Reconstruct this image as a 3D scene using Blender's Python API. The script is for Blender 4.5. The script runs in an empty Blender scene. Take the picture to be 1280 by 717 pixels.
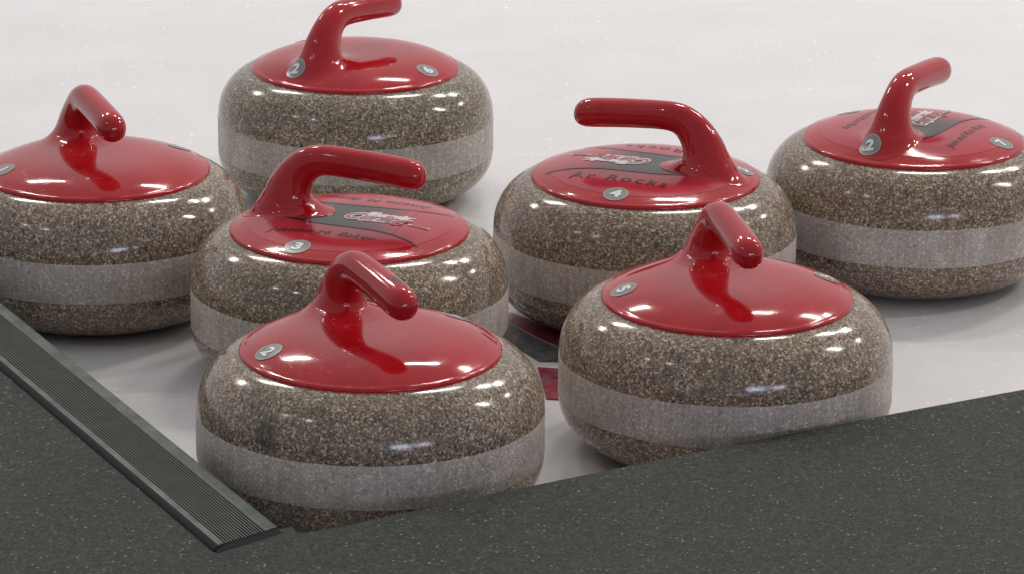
import bpy, bmesh, math, random
from mathutils import Vector, Matrix
random.seed(7)
sc = bpy.context.scene
COL = sc.collection
mm = 0.001

# ------------------------------------------------------------------ camera
CAM_F, CAM_H, PITCH, ROLL = 5012.2, 1.187, 0.3051, 0.0106
def make_camera():
    cd = bpy.data.cameras.new('camera'); co = bpy.data.objects.new('camera', cd); COL.objects.link(co)
    cd.sensor_width = 36; cd.lens = CAM_F / 1280 * 36; cd.clip_start = 0.05; cd.clip_end = 200
    c, s = math.cos(PITCH), math.sin(PITCH)
    F = Vector((0, c, -s)); U = Vector((0, s, c)); X = Vector((1, 0, 0))
    cr, sr = math.cos(ROLL), math.sin(ROLL)
    cx = X * cr + U * sr; cy = U * cr - X * sr; cz = -F
    M = Matrix((cx, cy, cz)).transposed().to_4x4(); M.translation = (0, 0, CAM_H)
    co.matrix_world = M; sc.camera = co
make_camera()

# ------------------------------------------------------------------ materials
class NT:
    def __init__(s, name):
        s.m = bpy.data.materials.new(name); s.m.use_nodes = True; s.t = s.m.node_tree
        s.b = s.t.nodes['Principled BSDF']
    def n(s, typ, **kw):
        nd = s.t.nodes.new(typ)
        for k, v in kw.items():
            if k.startswith('i_'):
                key = k[2:].replace('_', ' ')
                nd.inputs[int(key) if key.isdigit() else key].default_value = v
            else: setattr(nd, k, v)
        return nd
    def l(s, a, b): s.t.links.new(a, b)
    def ramp(s, src, stops, interp='LINEAR'):
        r = s.n('ShaderNodeValToRGB'); cr = r.color_ramp; cr.interpolation = interp
        while len(cr.elements) < len(stops): cr.elements.new(0.5)
        for e, (p, c) in zip(cr.elements, stops):
            e.position = p; e.color = (c, c, c, 1) if isinstance(c, (int, float)) else (*c, 1)
        s.l(src, r.inputs[0]); return r.outputs[0]
    def mix(s, a, b, f, mode='MIX'):
        x = s.n('ShaderNodeMix', data_type='RGBA', blend_type=mode)
        for i, v in ((6, a), (7, b), (0, f)):
            if hasattr(v, 'is_linked'): s.l(v, x.inputs[i])
            elif i == 0: x.inputs[0].default_value = v
            else: x.inputs[i].default_value = (*v, 1)
        return x.outputs[2]
    def math(s, op, a, b=None, clamp=False):
        x = s.n('ShaderNodeMath', operation=op, use_clamp=clamp)
        for i, v in ((0, a), (1, b)):
            if v is None: continue
            if hasattr(v, 'is_linked'): s.l(v, x.inputs[i])
            else: x.inputs[i].default_value = v
        return x.outputs[0]
    def coord(s, scale=(1, 1, 1), off=None):
        tc = s.n('ShaderNodeTexCoord'); mp = s.n('ShaderNodeMapping'); mp.inputs['Scale'].default_value = scale
        if off: mp.inputs['Location'].default_value = off
        s.l(tc.outputs['Object'], mp.inputs[0]); return mp.outputs[0]
    def noise(s, co, scale, detail=3, rough=.5):
        x = s.n('ShaderNodeTexNoise'); x.inputs['Scale'].default_value = scale
        x.inputs['Detail'].default_value = detail; x.inputs['Roughness'].default_value = rough
        s.l(co, x.inputs['Vector']); return x.outputs['Fac']
    def voro(s, co, scale, out='Color', feature='F1'):
        x = s.n('ShaderNodeTexVoronoi', feature=feature); x.inputs['Scale'].default_value = scale
        s.l(co, x.inputs['Vector']); return x.outputs[out]
    def bump(s, h, strength, dist):
        x = s.n('ShaderNodeBump'); x.inputs['Strength'].default_value = strength; x.inputs['Distance'].default_value = dist
        s.l(h, x.inputs['Height']); s.l(x.outputs[0], s.b.inputs['Normal'])
    def spot(s, pos, radius, edge=.5):
        """1 inside a ragged blotch round an object-space point, 0 outside"""
        tc = s.n('ShaderNodeTexCoord')
        d = s.n('ShaderNodeVectorMath', operation='DISTANCE'); s.l(tc.outputs['Object'], d.inputs[0]); d.inputs[1].default_value = pos
        nz = s.noise(tc.outputs['Object'], 260, 3, .7)
        v = s.math('ADD', s.math('DIVIDE', d.outputs['Value'], radius), s.math('MULTIPLY', s.math('SUBTRACT', nz, .5), 1.6))
        mr = s.n('ShaderNodeMapRange', interpolation_type='SMOOTHSTEP'); s.l(v, mr.inputs[0])
        mr.inputs[1].default_value = 1 - edge; mr.inputs[2].default_value = 1 + edge
        mr.inputs[3].default_value = 1; mr.inputs[4].default_value = 0
        return mr.outputs[0]

def granite(name, seed, tint, spots=(), band=False):
    t = NT(name)
    co = t.coord(off=(seed * .37, seed * .11, seed * .23))
    sep = t.n('ShaderNodeSeparateColor'); t.l(t.voro(co, 600), sep.inputs[0])
    sep2 = t.n('ShaderNodeSeparateColor'); t.l(t.voro(co, 1000), sep2.inputs[0])
    g1 = t.ramp(sep.outputs[0], [(0, (.030, .027, .023)), (.10, (.075, .062, .048)), (.32, (.135, .105, .077)),
                                 (.56, (.185, .155, .122)), (.76, (.29, .235, .183)), (.90, (.47, .40, .335)), (1, (.68, .60, .52))])
    g2 = t.ramp(sep2.outputs[1], [(0, (.030, .028, .026)), (.3, (.10, .085, .068)), (.62, (.18, .155, .13)), (.9, (.32, .275, .23)), (1, (.52, .47, .41))])
    c = t.mix(g1, g2, .32)
    big = t.noise(co, 22, 4, .6)
    c = t.mix(c, t.ramp(big, [(.25, (.80, .79, .77)), (.5, (1, 1, 1)), (.75, (1.15, 1.12, 1.08))]), 1.0, 'MULTIPLY')
    c = t.mix(c, tuple(a * b for a, b in zip(tint, (1.22, 1.145, 1.10))), 1.0, 'MULTIPLY')
    # dark and orange mineral flecks
    f = t.n('ShaderNodeSeparateColor'); t.l(t.voro(co, 300), f.inputs[0])
    c = t.mix(c, (.022, .022, .024), t.math('MULTIPLY', t.math('GREATER_THAN', f.outputs[2], .975), .6))
    for pos, rad, colr, k in spots:
        c = t.mix(c, colr, t.math('MULTIPLY', t.spot(pos, rad), k))
    if band:
        # pecked striking band: paler, dull, with fine upright scuffs
        cs = t.coord(scale=(1, 1, .06), off=(seed, seed * .5, 0))
        st = t.noise(cs, 330, 3, .6)
        c = t.mix(c, (.66, .64, .62), .38)
        c = t.mix(c, (1.12, 1.12, 1.13), 1.0, 'MULTIPLY')
        c = t.mix(c, (.05, .05, .05), t.math('MULTIPLY', t.math('GREATER_THAN', f.outputs[0], .975), .28))
        c = t.mix(c, t.ramp(st, [(.3, (.88, .88, .88)), (.5, (1, 1, 1)), (.72, (1.12, 1.12, 1.13))]), 1.0, 'MULTIPLY')
        lo = t.noise(t.coord(scale=(1, 1, .45), off=(seed, 0, 0)), 22, 5, .7)
        c = t.mix(c, t.ramp(lo, [(.3, (.80, .77, .73)), (.7, (1.12, 1.12, 1.14))]), 1.0, 'MULTIPLY')
        t.b.inputs['Roughness'].default_value = .42
        t.b.inputs['Specular IOR Level'].default_value = .45
        t.bump(t.noise(co, 900, 2), .45, .0004)
    else:
        t.l(t.ramp(big, [(.3, .10), (.7, .17)]), t.b.inputs['Roughness'])
        t.b.inputs['Specular IOR Level'].default_value = .55
        t.bump(t.noise(co, 500, 2), .10, .0002)
    t.l(c, t.b.inputs['Base Color'])
    return t.m

def plastic(name, colr, seed=0, rough=.10, spots=(), scuff=.5):
    t = NT(name)
    co = t.coord(off=(seed, seed * .7, 0))
    n1 = t.noise(co, 30, 4, .65)
    c = t.mix(colr, tuple(v * 1.12 + .006 for v in colr), t.ramp(n1, [(.4, 0), (.7, 1)]))
    # worn streaks
    cs = t.coord(scale=(1, .10, 1), off=(seed * 3.1, 2, 0)); cs2 = t.coord(scale=(.12, 1, 1), off=(1, seed * 2.3, 0))
    s1 = t.ramp(t.noise(cs, 420, 2, .5), [(.64, 0), (.72, 1)]); s2 = t.ramp(t.noise(cs2, 380, 2, .5), [(.65, 0), (.73, 1)])
    area = t.ramp(t.noise(co, 16, 2), [(.5, 0), (.65, 1)])
    sc_ = t.math('MULTIPLY', t.math('MULTIPLY', t.math('MAXIMUM', s1, s2), area), scuff)
    c = t.mix(c, (.62, .20, .18), t.math('MULTIPLY', sc_, .6))
    for pos, rad, col2, k in spots: c = t.mix(c, col2, t.math('MULTIPLY', t.spot(pos, rad), k))
    t.l(c, t.b.inputs['Base Color'])
    r = t.math('ADD', t.ramp(n1, [(.3, rough), (.75, rough + .09)]), t.math('MULTIPLY', sc_, .25))
    t.l(r, t.b.inputs['Roughness'])
    t.b.inputs['Specular IOR Level'].default_value = .55
    t.bump(t.noise(co, 60, 3), .04, .0006)
    return t.m

def plain(name, colr, rough=.4, metal=0, nscale=0, namp=.15, bump=0):
    t = NT(name)
    t.b.inputs['Roughness'].default_value = rough; t.b.inputs['Metallic'].default_value = metal
    if nscale:
        n = t.noise(t.coord(), nscale, 4, .6)
        t.l(t.mix(colr, (1, 1, 1), 0) if 0 else t.mix(tuple(v * (1 - namp) for v in colr), tuple(v * (1 + namp) for v in colr), t.ramp(n, [(.3, 0), (.7, 1)])), t.b.inputs['Base Color'])
        if bump: t.bump(n, .5, bump)
    else: t.b.inputs['Base Color'].default_value = (*colr, 1)
    return t.m

RED = (.41, .006, .011)
M_print_red = plain('printed_red', (.45, .026, .042), .16, nscale=40, namp=.10)
M_ink = plain('printed_black', (.030, .022, .018), .18)
M_inktext = plain('printed_text', (.085, .014, .014), .2)
M_logo_white = plain('printed_white', (.72, .66, .66), .2)
M_logo_red = plain('printed_logo_red', (.42, .05, .05), .2)
M_disc = plain('sticker_grey', (.235, .24, .23), .25, nscale=200, namp=.12)
M_disc_rim = plain('sticker_rim', (.34, .34, .32), .25)
M_num = plain('sticker_white', (.78, .78, .78), .3)
def swoosh_mat():
    t = NT('printed_fade')
    sx = t.n('ShaderNodeSeparateXYZ'); tc = t.n('ShaderNodeTexCoord'); t.l(tc.outputs['Object'], sx.inputs[0])
    f = t.math('ADD', t.math('MULTIPLY', sx.outputs[0], 1 / .06), .12)
    c = t.ramp(f, [(0, (.032, .024, .020)), (.35, (.040, .026, .024)), (.75, (.20, .028, .036)), (1, (.45, .026, .042))])
    t.l(c, t.b.inputs['Base Color']); t.b.inputs['Roughness'].default_value = .18
    return t.m
M_fade = swoosh_mat()

# ------------------------------------------------------------------ mesh helpers
def link(name, bm, mats, parent=None, smooth=True):
    me = bpy.data.meshes.new(name); bm.normal_update(); bm.to_mesh(me); bm.free()
    for m in (mats if isinstance(mats, (list, tuple)) else [mats]): me.materials.append(m)
    if smooth:
        for p in me.polygons: p.use_smooth = True
    o = bpy.data.objects.new(name, me); COL.objects.link(o)
    if parent: o.parent = parent
    return o
def lathe(bm, prof, seg=128, close_top=False):
    rings = []
    for r, z in prof:
        if r < 1e-6: rings.append([bm.verts.new((0, 0, z))])
        else: rings.append([bm.verts.new((r * math.cos(2 * math.pi * k / seg), r * math.sin(2 * math.pi * k / seg), z)) for k in range(seg)])
    for a, b in zip(rings, rings[1:]):
        for k in range(seg):
            k2 = (k + 1) % seg
            if len(a) == 1: bm.faces.new((a[0], b[k2], b[k]))
            elif len(b) == 1: bm.faces.new((a[k], a[k2], b[0]))
            else: bm.faces.new((a[k], a[k2], b[k2], b[k]))
    return rings

RB, ZB, ZT = .1455, .047, .0851
RC, ZC = .1095, .1356
LIP_R, LIP_H = .0030, .0030
PW = 4.0
def dome(r, H):
    rr = RC - LIP_R
    if r >= rr:
        q = min((r - rr) / LIP_R, 1)
        return ZC + LIP_H * math.sqrt(max(1 - q * q, 0)) - .0
    return ZC + LIP_H + H * (1 - (r / rr) ** PW)

NX = -.062
def surf(x, y, H):
    """height of the moulded cap: a shallow dome that swells up towards the neck of the handle"""
    r = math.hypot(x, y)
    d = math.hypot((x - NX) / 1.1, y / 1.15)
    m = min(max((RC - LIP_R * .6 - r) / .016, 0), 1); m = m * m * (3 - 2 * m)
    return dome(min(r, RC - .0002), H) + .0125 * math.exp(-(d / .0170) ** 1.35) * m

def body_bm():
    bm = bmesh.new()
    prof = [(0, .004), (.058, .004), (.062, .0), (.068, .0), (.072, .0008)]
    n = 20
    for i in range(1, n + 1):
        a = math.pi / 2 * i / n
        prof.append((.080 + (RB - .080) * math.sin(a) ** .96, ZB - (ZB - .0008) * math.cos(a) ** .96))
    lathe(bm, prof)
    prof = []
    rc0, rz0 = .100, ZT
    for i in range(25):
        a = math.pi / 2 * i / 24
        prof.append((rc0 + (RB - rc0) * math.cos(a) ** .97, rz0 + .0505 * math.sin(a) ** .97))
    prof += [(.06, .1356), (0, .1356)]
    lathe(bm, prof)
    return bm
def band_bm():
    bm = bmesh.new()
    lathe(bm, [(RB - .004, ZB), (RB - .0001, ZB), (RB + .0002, ZB + .0006), (RB + .0002, ZT - .0006), (RB - .0001, ZT), (RB - .004, ZT)], 160)
    return bm
def cap_bm(H):
    bm = bmesh.new()
    prof = [(RC - .004, ZC - .0035), (RC - .0006, ZC - .0035), (RC, ZC - .0022), (RC, ZC)]
    for i in range(1, 9):
        a = math.pi / 2 * i / 8; r = RC - LIP_R * (1 - math.cos(a)); prof.append((r, ZC + LIP_H * math.sin(a)))
    rr = RC - LIP_R
    for i in range(1, 60):
        r = rr * (1 - i / 60); prof.append((r, dome(r, H)))
    prof.append((0, dome(0, H)))
    lathe(bm, prof, 160)
    for v in bm.verts:
        r = math.hypot(v.co.x, v.co.y)
        if v.co.z > ZC + .001: v.co.z += surf(v.co.x, v.co.y, H) - dome(min(r, RC - .0002), H)
    return bm

# handle: stations from grip tip to the skirt that runs out on the cap
# (x, z, in-plane half thickness a, lateral half width b, angle of section normal deg: 0 = horizontal grip axis, 90 = vertical neck)
ST = [(73.5, 192.0, .3, .3, 2), (72.9, 192.0, 4.5, 4.4, 2), (71.0, 192.2, 8.4, 8.2, 2), (67.5, 192.5, 11.6, 11.3, 2), (62, 193.0, 13.5, 13.1, 2),
      (53, 193.8, 14.2, 13.8, 3), (30, 196.0, 14.1, 13.5, 4), (8, 197.6, 13.9, 13.2, 4), (-14, 198.8, 13.9, 13.0, 6), (-28, 198.2, 14.4, 12.9, 16),
      (-38.5, 194.6, 15.2, 13.2, 34), (-46.5, 188.2, 16.6, 13.9, 50), (-52.5, 180.8, 18.2, 15.3, 63), (-57.0, 173.5, 19.7, 17.2, 74),
      (-59.5, 167.0, 21.2, 19.0, 83), (-61.0, 162.0, 23.4, 20.8, 88), (-61.8, 158.0, 26.0, 23.0, 90)]
def handle_bm(H, lift):
    def cr(p0, p1, p2, p3, t):
        return [0.5 * (2 * b + (c - a) * t + (2 * a - 5 * b + 4 * c - d) * t * t + (-a + 3 * b - 3 * c + d) * t ** 3) for a, b, c, d in zip(p0, p1, p2, p3)]
    fine = []
    for i in range(len(ST) - 1):
        p0 = ST[max(i - 1, 0)]; p3 = ST[min(i + 2, len(ST) - 1)]
        for k in range(3): fine.append(cr(p0, ST[i], ST[i + 1], p3, k / 3))
    fine.append(list(ST[-1]))
    bm = bmesh.new(); N = 56; rings = []
    for x, z, a, b, ang in fine:
        an = math.radians(ang)
        ux, uz = math.sin(an), math.cos(an)          # in-plane 'up' of the section (towards the outer/top side is -x when upright)
        ring = []
        for k in range(N):
            ph = 2 * math.pi * k / N
            cc, ss = math.cos(ph), math.sin(ph)
            e = .94
            cc = math.copysign(abs(cc) ** e, cc); ss = math.copysign(abs(ss) ** e, ss)
            ring.append(bm.verts.new(((x - ux * a * cc) * mm, b * ss * mm, (z + uz * a * cc) * mm)))
        rings.append(ring)
    # skirt: blends from last section down onto the cap
    last = [v.co.copy() for v in rings[-1]]
    cx, A, B = -59.5, 44.5, (29.5 if lift > .0005 else 35.0)
    M = 14
    for j in range(1, M + 1):
        t = j / M; ring = []
        for k in range(N):
            ph = 2 * math.pi * k / N
            ex, ey = (cx - A * math.cos(ph)) * mm, B * math.sin(ph) * mm
            p = last[k]
            x = p.x + (ex - p.x) * t; y = p.y + (ey - p.y) * t
            z0 = p.z - surf(p.x, p.y, H)
            ring.append(bm.verts.new((x, y, surf(x, y, H) + (lift if lift < .0005 else .0004 + .0005 * min(max((x + .075) / .03, 0), 1)) + max(z0, .0008) * (1 - t) ** 2.0)))
        rings.append(ring)
    if lift > .0005:
        ring = [bm.verts.new((v.co.x, v.co.y, v.co.z - lift - .0004)) for v in rings[-1]]
        for v in ring: v.co.x += (v.co.x - cx * mm) * .004; v.co.y *= 1.005
        rings.append(ring)
    for a, b in zip(rings, rings[1:]):
        for k in range(N):
            k2 = (k + 1) % N
            bm.faces.new((a[k], a[k2], b[k2], b[k]))
    bm.faces.new(rings[0])
    bmesh.ops.recalc_face_normals(bm, faces=bm.faces)
    return bm

def SURF(x, y, H):
    z = surf(x, y, H)
    return z
def glyphs(text, size, bold=0.0, shear=0.0, space=1.0):
    cu = bpy.data.curves.new('tmp', 'FONT'); cu.body = text; cu.size = size; cu.offset = bold; cu.shear = shear
    cu.space_character = space; cu.resolution_u = 4
    o = bpy.data.objects.new('tmp', cu); COL.objects.link(o)
    dg = bpy.context.evaluated_depsgraph_get(); me = bpy.data.meshes.new_from_object(o.evaluated_get(dg))
    vs = [(v.co.x, v.co.y) for v in me.vertices]; fs = [tuple(p.vertices) for p in me.polygons]
    bpy.data.objects.remove(o); bpy.data.curves.remove(cu); bpy.data.meshes.remove(me)
    x0, x1 = min(v[0] for v in vs), max(v[0] for v in vs); y0, y1 = min(v[1] for v in vs), max(v[1] for v in vs)
    return [(x - (x0 + x1) / 2, y - (y0 + y1) / 2) for x, y in vs], fs, (x1 - x0, y1 - y0)
def put(bm, vs, fs, mi, H, off, rot=0, cx=0, cy=0, sx=1, sy=1, bend=0):
    c, s = math.cos(rot), math.sin(rot); nv = []
    for x, y in vs:
        x, y = x * sx, y * sy + bend * (x * sx) ** 2
        X, Y = cx + x * c - y * s, cy + x * s + y * c
        nv.append(bm.verts.new((X, Y, SURF(X, Y, H) + off)))
    for f in fs:
        try: fc = bm.faces.new([nv[i] for i in f])
        except ValueError: continue
        fc.normal_update()
        if fc.normal.z < 0: fc.normal_flip()
        fc.material_index = mi
def disc(bm, r0, r1, mi, H, off, cx, cy, seg=40, rings=4, ex=1, ey=1):
    rs = []
    for j in range(rings + 1):
        r = r0 + (r1 - r0) * j / rings
        if r < 1e-7: rs.append(None); cv = bm.verts.new((cx, cy, SURF(cx, cy, H) + off)); continue
        rs.append([])
        for k in range(seg):
            a = 2 * math.pi * k / seg; X, Y = cx + ex * r * math.cos(a), cy + ey * r * math.sin(a)
            rs[-1].append(bm.verts.new((X, Y, SURF(X, Y, H) + off)))
    for j in range(rings):
        for k in range(seg):
            k2 = (k + 1) % seg
            vs = (cv, rs[j + 1][k], rs[j + 1][k2]) if rs[j] is None else (rs[j][k], rs[j + 1][k], rs[j + 1][k2], rs[j][k2])
            bm.faces.new(vs).material_index = mi

from mathutils.bvhtree import BVHTree
NUMCACHE = {}
def sticker(parent, theta, num, H, bvhs, r=.0915):
    """a printed disc laid on the moulding along the local surface normal"""
    th = math.radians(theta); c0 = Vector((r * math.cos(th), r * math.sin(th), .185))
    def cast(o, d):
        best = None
        for bv in bvhs:
            h, n, _, dist = bv.ray_cast(o, d, .12)
            if h is not None and (best is None or dist < best[2]): best = (h, n, dist)
        return best
    h, n0, _ = cast(c0, Vector((0, 0, -1)))
    n = Vector((0, 0, 0))
    for dx in (-.008, 0, .008):
        for dy in (-.008, 0, .008):
            q = cast(c0 + Vector((dx, dy, 0)), Vector((0, 0, -1)))
            if q: n += q[1] if q[1].z > 0 else -q[1]
    n.normalize()
    up = -Vector((math.cos(th), math.sin(th), 0)); up = (up - n * up.dot(n)).normalized(); rt = up.cross(n)
    bm = bmesh.new()
    def at(u, v, off):
        o = h + rt * u + up * v + n * .02
        q = cast(o, -n)
        return bm.verts.new((q[0] if q else h + rt * u + up * v) + n * off)
    seg, prev = 40, None
    for rad, mi in ((0, 0), (.003, 0), (.006, 0), (.009, 0), (.0107, 0), (.0120, 1)):
        off = .0005
        cur = [at(0, 0, off)] if rad == 0 else [at(rad * math.cos(2 * math.pi * k / seg), rad * math.sin(2 * math.pi * k / seg), off) for k in range(seg)]
        if prev:
            for k in range(seg):
                k2 = (k + 1) % seg
                f = bm.faces.new((prev[0], cur[k], cur[k2]) if len(prev) == 1 else (prev[k], cur[k], cur[k2], prev[k2])); f.material_index = mi
        prev = cur
    if num not in NUMCACHE: NUMCACHE[num] = glyphs(num, .0160, bold=.00075)
    vs, fs, _ = NUMCACHE[num]
    nv = [at(x * 1.22, y, .0009) for x, y in vs]
    for f in fs: bm.faces.new([nv[i] for i in f]).material_index = 2
    for f in bm.faces:
        f.normal_update()
        if f.normal.dot(n) < 0: f.normal_flip()
    return link('number_sticker', bm, [M_disc, M_disc_rim, M_num], parent, smooth=False)

def interp(tab, x):
    for (a, va), (b, vb) in zip(tab, tab[1:]):
        if x <= b: return va + (vb - va) * (x - a) / (b - a)
    return tab[-1][1]
def decal(parent, text, H, size, space=1.0, shear=.25):
    bm = bmesh.new()
    disc(bm, 0, .0935, 0, H, .00022, 0, 0, seg=96, rings=22)
    F = [(-.072, .022), (-.06, .027), (-.03, .0315), (0, .033), (.033, .0345), (.055, .039), (.075, .046), (.0835, .0505)]
    T = [(-.072, .0003), (-.05, .0009), (-.02, .0016), (.02, .0017), (.06, .0014), (.0835, .0010)]
    for s in (-1, 1):
        prev = None
        for i in range(61):
            x = -.072 + (.072 + .0835) * i / 60; y = s * interp(F, x); t = interp(T, x)
            cur = [bm.verts.new((x, y + t, SURF(x, y + t, H) + .0006)), bm.verts.new((x, y - t, SURF(x, y - t, H) + .0006))]
            if prev: bm.faces.new((prev[1], cur[1], cur[0], prev[0])).material_index = 1
            prev = cur
    prev = None
    for i in range(41):
        x = -.05 + .105 * i / 40; w = interp(F, x); cur = []
        for k in range(17):
            y = -w + 2 * w * k / 16; cur.append(bm.verts.new((x, y, SURF(x, y, H) + .00042)))
        if prev:
            for k in range(16): bm.faces.new((prev[k], cur[k], cur[k + 1], prev[k + 1])).material_index = 2
        prev = cur
    # script logo: white outline under red letters, with a second white word above and a long tail
    a = glyphs('Curling', .0205, bold=.0022, shear=.45, space=.92); b = glyphs('Curling', .0205, bold=.00015, shear=.45, space=.92)
    c = glyphs('Phoenix', .0135, bold=.0014, shear=.45, space=.92)
    wid = .064
    put(bm, a[0], a[1], 3, H, .0008, cx=.029, cy=-.0035, sx=wid / a[2][0], sy=1.3)
    put(bm, c[0], c[1], 3, H, .00085, cx=.036, cy=.0085, sx=.050 / c[2][0], sy=1.25)
    put(bm, b[0], b[1], 4, H, .0011, cx=.029, cy=-.0035, sx=(wid - .003) / b[2][0], sy=1.25)
    tail = [(-.002, -.0016), (.016, -.0030), (.020, -.001), (.016, .0012), (-.002, .0010)]
    put(bm, tail, [(0, 1, 2, 3, 4)], 3, H, .00095, cx=.0615, cy=-.0075)
    put(bm, [(.001, -.0008), (.0155, -.0018), (.0175, -.0008), (.0155, 0), (.001, .0002)], [(0, 1, 2, 3, 4)], 4, H, .00125, cx=.0615, cy=-.0075)
    g = glyphs(text, size, shear=shear, space=space, bold=0)
    for rot, sy in ((0, -1), (math.pi, 1)):
        put(bm, g[0], g[1], 5, H, .0007, rot=rot, cx=-.006 if sy < 0 else .006, cy=sy * .0575, sx=min(1, .122 / g[2][0]), bend=.0)
    return link('printed_decal', bm, [M_print_red, M_ink, M_fade, M_logo_white, M_logo_red, M_inktext], parent, smooth=True)

def tag(o, label=None, cat=None, group=None, kind=None):
    if label: o['label'] = label
    if cat: o['category'] = cat
    if group: o['group'] = group
    if kind: o['kind'] = kind
    return o

def stone(x, y, az, label, H, tint, seed, stickers, dec=None, gspots=(), hspots=(), cspots=(), red=RED):
    root = bpy.data.objects.new('curling_stone', None); COL.objects.link(root)
    root.location = (x, y, 0.0004); root.rotation_euler = (0, 0, math.radians(az))
    tag(root, label, 'curling stone', 'curling stones standing on the ice')
    link('granite_body', body_bm(), granite('polished_granite', seed, tint, gspots), root)
    link('striking_band', band_bm(), granite('pecked_granite', seed, tint, gspots, band=True), root)
    cap = link('cap', cap_bm(H), plastic('red_plastic', red, seed, .055, cspots), root)
    hb = handle_bm(H, .0009 if dec else .00012)
    cb = cap_bm(H); cb.normal_update(); hb.normal_update(); bvhs = [BVHTree.FromBMesh(hb), BVHTree.FromBMesh(cb)]; cb.free()
    for th, num in stickers: sticker(cap, th - az, num, H, bvhs)
    link('handle', hb, plastic('red_plastic', red, seed + .5, .05, hspots, scuff=.25), root)
    if dec: decal(cap, *dec)
    return root

# world azimuth of each sticker, and the digit it carries
stone(-.4002, 3.695, -68, 'leftmost curling stone, plain red cap, cut by the photo edge behind the ribbed strip', .0145, (1.0, .97, .93), 1,
      [(-156, '1'), (33, '1')])
stone(-.1672, 4.1008, 56, 'hindmost curling stone with number 6 on its cap, standing alone at the back', .016, (.92, .95, .90), 2,
      [(-130, '2'), (-33, '6'), (128, '6')])
stone(-.1488, 3.5064, -18, 'curling stone with number 3 and Justine M. Baker printed on its red cap', .010, (.98, .94, .88), 3,
      [(-118, '3')], ('Justine M. Baker', .010, .0145, 1.05, .3))
stone(-.1169, 3.1616, -63, 'nearest curling stone, plain red cap numbered 2, touching the end of the ribbed strip', .0165, (1.0, .97, .93), 4,
      [(-154, '2'), (38, '2')], None, gspots=[((.0677, -.1227, .100), .011, (.025, .028, .025), .7)], hspots=[((.046, .007, .2065), .0085, (.045, .028, .028), .95)])
stone(.1268, 3.6905, 158, 'curling stone with Ar Rocks printed on its red cap and handle pointing left', .011, (.96, .92, .86), 5,
      [(-109.5, '4'), (-2, '2')], ('Ar Rocks', .011, .0215, 1.22, .0), gspots=[((-.0103, .1296, .115), .0055, (.015, .022, .016), .9)])
stone(.1867, 3.3163, -77, 'front right curling stone with plain red cap numbered 5, partly hidden by the dark mat', .0155, (1.08, 1.02, .95), 6,
      [(-171, '5'), (16, '5')])
stone(.3963, 3.8357, 63, 'curling stone at the far right, number 7 and printed names on its cap', .012, (.97, .92, .86), 7,
      [(-123, '2'), (-26, '7'), (131, '7')], ('Jons and Kim Roy', .012, .0125, 1.0, .2))

# ------------------------------------------------------------------ ice
def ice_mat():
    t = NT('ice'); co = t.coord()
    n1 = t.noise(co, 7, 4, .6); n2 = t.noise(co, 90, 4, .7); n3 = t.noise(co, 420, 3, .6)
    c = t.mix((.745, .722, .728), (.80, .772, .777), t.ramp(n1, [(.35, 0), (.65, 1)]))
    c = t.mix(c, (.74, .735, .735), t.ramp(n2, [(.25, .5), (.5, 0)]))
    v = t.n('ShaderNodeTexVoronoi'); v.inputs['Scale'].default_value = 95; t.l(co, v.inputs['Vector'])
    sp = t.n('ShaderNodeSeparateColor'); t.l(v.outputs['Color'], sp.inputs[0])
    msk = t.math('MULTIPLY', t.math('LESS_THAN', v.outputs['Distance'], .20), t.math('GREATER_THAN', sp.outputs[0], .78))
    msk = t.math('MULTIPLY', msk, t.ramp(t.noise(co, 5, 2), [(.45, .15), (.62, 1)]))
    c = t.mix(c, (1.0, .99, .99), msk)  # sparkle of the pebbled ice, painted in as white specks
    t.l(c, t.b.inputs['Base Color'])
    t.l(t.ramp(n2, [(.3, .07), (.7, .15)]), t.b.inputs['Roughness'])
    t.b.inputs['Specular IOR Level'].default_value = .9; t.b.inputs['IOR'].default_value = 1.31
    h = t.math('ADD', t.math('MULTIPLY', n3, .5), t.math('ADD', t.math('MULTIPLY', n2, 1.0), t.math('MULTIPLY', msk, 1.6)))
    t.bump(h, .22, .0012)
    return t.m
bm = bmesh.new()
bmesh.ops.create_grid(bm, x_segments=2, y_segments=2, size=1)
bmesh.ops.scale(bm, vec=(9, 11, 1), verts=bm.verts); bmesh.ops.translate(bm, vec=(0, 12.2, 0), verts=bm.verts)
tag(link('ice', bm, ice_mat(), smooth=False), kind='structure')

# painted marking in the ice between the stones (coordinates on the ice sheet, metres)
def sheet(name, polys, mats, z):
    bm = bmesh.new()
    for mi, pts in enumerate(polys):
        f = bm.faces.new([bm.verts.new((a, b, z)) for a, b in pts]); f.normal_update()
        if f.normal.z < 0: f.normal_flip()
        f.material_index = mi
    return link(name, bm, mats, smooth=False)
MARKS = [[(-.035, 3.690), (.0003, 3.6855), (.0461, 3.6275), (.075, 3.585), (.075, 3.545), (.0458, 3.5815), (.0217, 3.6144), (-.0051, 3.6630), (-.035, 3.668)],
         [(-.030, 3.652), (-.0020, 3.6530), (.0217, 3.610), (.0457, 3.5767), (.075, 3.538), (.075, 3.500), (.0454, 3.5389), (.0260, 3.5382), (.0119, 3.5660), (-.012, 3.600), (-.030, 3.615)],
         [(.0245, 3.5219), (.0452, 3.5179), (.078, 3.514), (.078, 3.4280), (.0445, 3.4297), (.0322, 3.4315)]]
def under_ice(name, colr):
    t = NT(name); co = t.coord()
    n = t.noise(co, 55, 5, .75)
    t.l(t.mix(colr, (.28, .25, .26), t.ramp(n, [(.45, 0), (.68, .7)])), t.b.inputs['Base Color'])
    t.b.inputs['Roughness'].default_value = .2
    t.bump(t.noise(co, 90, 3), .2, .001)
    return t.m
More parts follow.
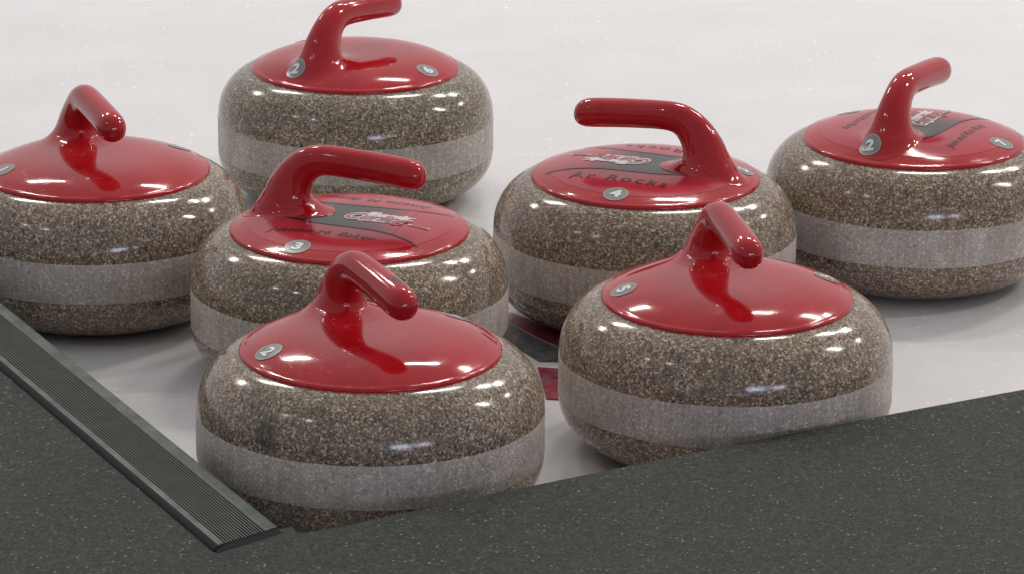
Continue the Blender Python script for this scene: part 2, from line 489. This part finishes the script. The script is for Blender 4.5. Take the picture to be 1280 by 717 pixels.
M_ice_red = under_ice('ice_paint_red', (.30, .035, .06)); M_ice_dark = under_ice('ice_paint_dark', (.10, .10, .105))
mk = sheet('ice_marking', MARKS, [M_ice_red, M_ice_dark, M_ice_red], .0009)
tag(mk, 'red and black painted marking in the ice seen between the two front curling stones', 'ice marking')

# ------------------------------------------------------------------ rubber mat on the walkway
ZM = .065
def slab(name, poly, z0, z1, mats, bev=.003, parent=None):
    bm = bmesh.new()
    f = bm.faces.new([bm.verts.new((x, y, z1)) for x, y in poly]); f.normal_update()
    if f.normal.z < 0: f.normal_flip()
    r = bmesh.ops.extrude_face_region(bm, geom=[f])
    vs = [v for v in r['geom'] if isinstance(v, bmesh.types.BMVert)]
    for v in vs: v.co.z = z0
    top = [e for e in f.edges]
    bmesh.ops.recalc_face_normals(bm, faces=bm.faces)
    te = [e for e in bm.edges if all(abs(v.co.z - z1) < 1e-6 for v in e.verts)]
    if bev: bmesh.ops.bevel(bm, geom=te, offset=bev, segments=3, affect='EDGES', clamp_overlap=True)
    return link(name, bm, mats, parent, smooth=False)
edge = []
for k in range(71):
    q = .572 * k / 70
    edge.append((-.1238 + q, 2.9430 + .657 * q - .09 * q * q + random.uniform(-.0003, .0003)))
raw = [edge.pop()]
edge += [raw[-1], (.60, 3.345), (1.3, 3.60)]
D = Vector((-.452, .892)).normalized()
PR, PL = Vector((-.1812, 2.9217)), Vector((-.2283, 2.8774))     # near corners of the strip
far = PR + D * 1.3
poly = [tuple(far + Vector((-.006, 0))), tuple(PR + Vector((-.006, .006))), (-.1765, 2.9330), (-.1697, 2.9383), (-.1638, 2.9238), (-.1576, 2.9240)] + edge + [(1.3, 1.6), (-1.3, 1.6), (-1.3, far.y)]
def mat_rubber():
    t = NT('crumb_rubber'); co = t.coord()
    n1 = t.noise(co, 330, 4, .75); n2 = t.noise(co, 5, 3, .6); n3 = t.noise(co, 110, 3, .7)
    c = t.mix((.006, .009, .0065), (.050, .057, .046), t.ramp(n1, [(.36, 0), (.66, 1)]))
    c = t.mix(c, t.ramp(n3, [(.3, (.68, .68, .68)), (.7, (1.3, 1.3, 1.3))]), 1.0, 'MULTIPLY')
    c = t.mix(c, t.ramp(n2, [(.3, (.9, .9, .88)), (.7, (1.12, 1.1, 1.1))]), 1.0, 'MULTIPLY')
    v = t.n('ShaderNodeTexVoronoi'); v.inputs['Scale'].default_value = 215; t.l(co, v.inputs['Vector'])
    sp = t.n('ShaderNodeSeparateColor'); t.l(v.outputs['Color'], sp.inputs[0])
    m = t.math('MULTIPLY', t.math('LESS_THAN', v.outputs['Distance'], .24), t.math('GREATER_THAN', sp.outputs[0], .88))
    c = t.mix(c, (.26, .26, .21), t.math('MULTIPLY', m, .75))
    v2 = t.n('ShaderNodeTexVoronoi'); v2.inputs['Scale'].default_value = 330; t.l(co, v2.inputs['Vector'])
    sp2 = t.n('ShaderNodeSeparateColor'); t.l(v2.outputs['Color'], sp2.inputs[0])
    m2 = t.math('MULTIPLY', t.math('LESS_THAN', v2.outputs['Distance'], .28), t.math('GREATER_THAN', sp2.outputs[1], .70))
    c = t.mix(c, (.13, .14, .11), t.math('MULTIPLY', m2, .75))
    t.l(c, t.b.inputs['Base Color']); t.b.inputs['Roughness'].default_value = .75
    t.b.inputs['Specular IOR Level'].default_value = .35
    t.bump(t.math('ADD', n1, t.math('MULTIPLY', n3, .5)), .7, .0012)
    return t.m
mat_o = slab('rubber_mat', poly, .047, ZM, mat_rubber(), .0025)
tag(mat_o, 'dark grey crumb rubber mat along the front and left edge of the ice', 'mat')
def shrink(p): return (p[0] - .004 if p[0] < 0 else p[0], p[1] - .012)
wk = slab('walkway', [shrink(p) for p in poly[:2]] + [(-.175, 2.905)] + [(p[0], p[1] - .012) for p in edge] + poly[-3:], -.02, .0465, plain('walkway_edge', (.05, .05, .05), .6, nscale=40), 0)
tag(wk, kind='structure')

# ------------------------------------------------------------------ ribbed edge strip lying on the mat
strip = bpy.data.objects.new('edge_strip', None); COL.objects.link(strip); strip.location = (PR.x, PR.y, ZM)
tag(strip, 'long ribbed rubber edge strip between two dull metal rails beside the ice', 'edge strip')
def extr(name, prof, mats, length=1.28, s0=0.0, segs=1):
    """prof: (u, z) with u 0..1 across from the ice-side edge to the mat-side edge"""
    bm = bmesh.new(); rows = []
    for i in range(segs + 1):
        row = []
        for u, z in prof:
            p = (PL - PR) * u + D * (s0 + (length - s0) * i / segs)
            row.append(bm.verts.new((p.x, p.y, .0002 + (z - .0002) * .62)))
        rows.append(row)
    n = len(prof)
    for a, b in zip(rows, rows[1:]):
        for k in range(n): bm.faces.new((a[k], a[(k + 1) % n], b[(k + 1) % n], b[k]))
    bm.faces.new(rows[0]); bm.faces.new(rows[-1])
    bmesh.ops.recalc_face_normals(bm, faces=bm.faces)
    return link(name, bm, mats, strip, smooth=False)
def rail_mat():
    t = NT('dull_rail'); co = t.coord()
    n1 = t.noise(co, 45, 4, .65); n2 = t.noise(co, 500, 3, .6)
    c = t.mix((.035, .043, .035), (.125, .145, .115), t.ramp(n1, [(.3, 0), (.7, 1)]))
    c = t.mix(c, t.ramp(n2, [(.3, (.8, .8, .8)), (.7, (1.15, 1.15, 1.15))]), 1.0, 'MULTIPLY')
    t.l(c, t.b.inputs['Base Color']); t.b.inputs['Roughness'].default_value = .42; t.b.inputs['Metallic'].default_value = .35
    return t.m
M_rail = rail_mat()
M_rib = plain('ribbed_rubber', (.062, .065, .056), .42, nscale=60, namp=.3)
extr('rail', [(-.03, .0002), (-.03, .0045), (-.01, .0064), (.02, .0070), (.150, .0070), (.165, .0064), (.165, .0002)], M_rail)
extr('rail', [(.805, .0002), (.805, .0064), (.82, .0070), (.885, .0070), (.900, .0066), (.900, .0004)], M_rail)
M_blk = plain('black_bevel', (.010, .012, .013), .7)
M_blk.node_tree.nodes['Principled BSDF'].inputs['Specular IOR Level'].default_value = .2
extr('shade_bevel', [(.9012, .0004), (.9012, .0062), (.935, .0052), (.97, .0026), (.985, .0004)], M_blk)  # outer bevel of the rail, its shade put into a black colour
prof = [(.166, .0003)]
NR = 15
for k in range(NR):
    u0 = .166 + (.804 - .166) * k / NR; w = (.804 - .166) / NR
    prof += [(u0 + w * .04, .0008), (u0 + w * .10, .0058), (u0 + w * .26, .0068), (u0 + w * .56, .0066), (u0 + w * .66, .0008)]
prof.append((.804, .0003))
extr('ribbed_insert', prof, M_rib)
bm = bmesh.new()
e = (PL - PR)
nrm = Vector((e.y, -e.x)).normalized()
if nrm.dot(D) > 0: nrm = -nrm
def P(u, o, z):
    z *= .62; q = e * u + nrm * o; return bm.verts.new((q.x, q.y, z))
secs = []
for u, h in ((-.03, .0030), (0, .0050), (.2, .0052), (.5, .0050), (.8, .0052), (.93, .0036), (.97, .0012)):
    secs.append([P(u, .0001, .0001), P(u, .0001, h), P(u, .0022, h * .6), P(u, .0050, .0001)])
for a, b in zip(secs, secs[1:]):
    for k in range(4): bm.faces.new((a[k], a[(k + 1) % 4], b[(k + 1) % 4], b[k]))
bm.faces.new(secs[0]); bm.faces.new(secs[-1]); bmesh.ops.recalc_face_normals(bm, faces=bm.faces)
link('end_lip', bm, M_blk, strip, smooth=False)

# ------------------------------------------------------------------ light: hall lamps over the sheets, a window behind the camera
def area(name, loc, target, sx, sy, power, colr=(1, 1, 1)):
    ld = bpy.data.lights.new(name, 'AREA'); ld.shape = 'RECTANGLE'; ld.size = sx; ld.size_y = sy; ld.energy = power; ld.color = colr
    o = bpy.data.objects.new(name, ld); COL.objects.link(o); o.location = loc
    o.rotation_euler = (Vector(target) - Vector(loc)).to_track_quat('-Z', 'Y').to_euler()
    return o
W = (1.0, .95, .90)
for x, e in ((-5.2, 80), (-2.35, 80), (4.6, 110), (9.0, 110)):     # fluorescent fixtures hung over the sheets
    area('ceiling_tube', (x, 8.9, 5.3), (x, 7.9, 0), 1.15, .11, e, (1, .965, .90))
for x in (1.05, 3.3): area('ceiling_tube', (x, 7.7, 5.3), (x, 7.0, 0), 1.05, .10, 75, (1, .965, .90))
area('ceiling_tube', (6.0, 4.6, 5.0), (5.2, 4.4, 0), .12, 1.6, 110, (1, .965, .90))
for x, y in ((-4.6, 1.6), (-3.4, .4)):                                         # small downlights over the walkway
    area('downlight', (x, y, 4.6), (x, y, 0), .10, .10, 9, W)
area('window_light', (1.75, -1.6, .95), (.1, 3.5, .1), 1.1, .55, 22, (.66, .75, 1.0))
area('window_light', (3.1, -1.2, 1.0), (.1, 3.5, .1), .8, .5, 12, (.95, .80, 1.0))
w = bpy.data.worlds.new('World'); sc.world = w; w.use_nodes = True
nt = w.node_tree; bg = nt.nodes['Background']; bg.inputs[1].default_value = 1.0
# the hall round the ice: brighter towards the far sheets, dimmer on the walkway side
tc = nt.nodes.new('ShaderNodeTexCoord'); sx = nt.nodes.new('ShaderNodeSeparateXYZ'); mr = nt.nodes.new('ShaderNodeMapRange'); rp = nt.nodes.new('ShaderNodeValToRGB')
nt.links.new(tc.outputs['Generated'], sx.inputs[0]); nt.links.new(sx.outputs[1], mr.inputs[0]); mr.inputs[1].default_value = -1; mr.inputs[2].default_value = 1
nt.links.new(mr.outputs[0], rp.inputs[0]); nt.links.new(rp.outputs[0], bg.inputs[0])
rp.color_ramp.elements[0].position = .2; rp.color_ramp.elements[0].color = (.300, .318, .328, 1)
rp.color_ramp.elements[1].position = .85; rp.color_ramp.elements[1].color = (.635, .618, .630, 1)
sc.view_settings.view_transform = 'Standard'; sc.view_settings.look = 'None'; sc.view_settings.exposure = 0; sc.view_settings.gamma = 1
sc.cycles.filter_width = 1.5
sc.cycles.max_bounces = 8
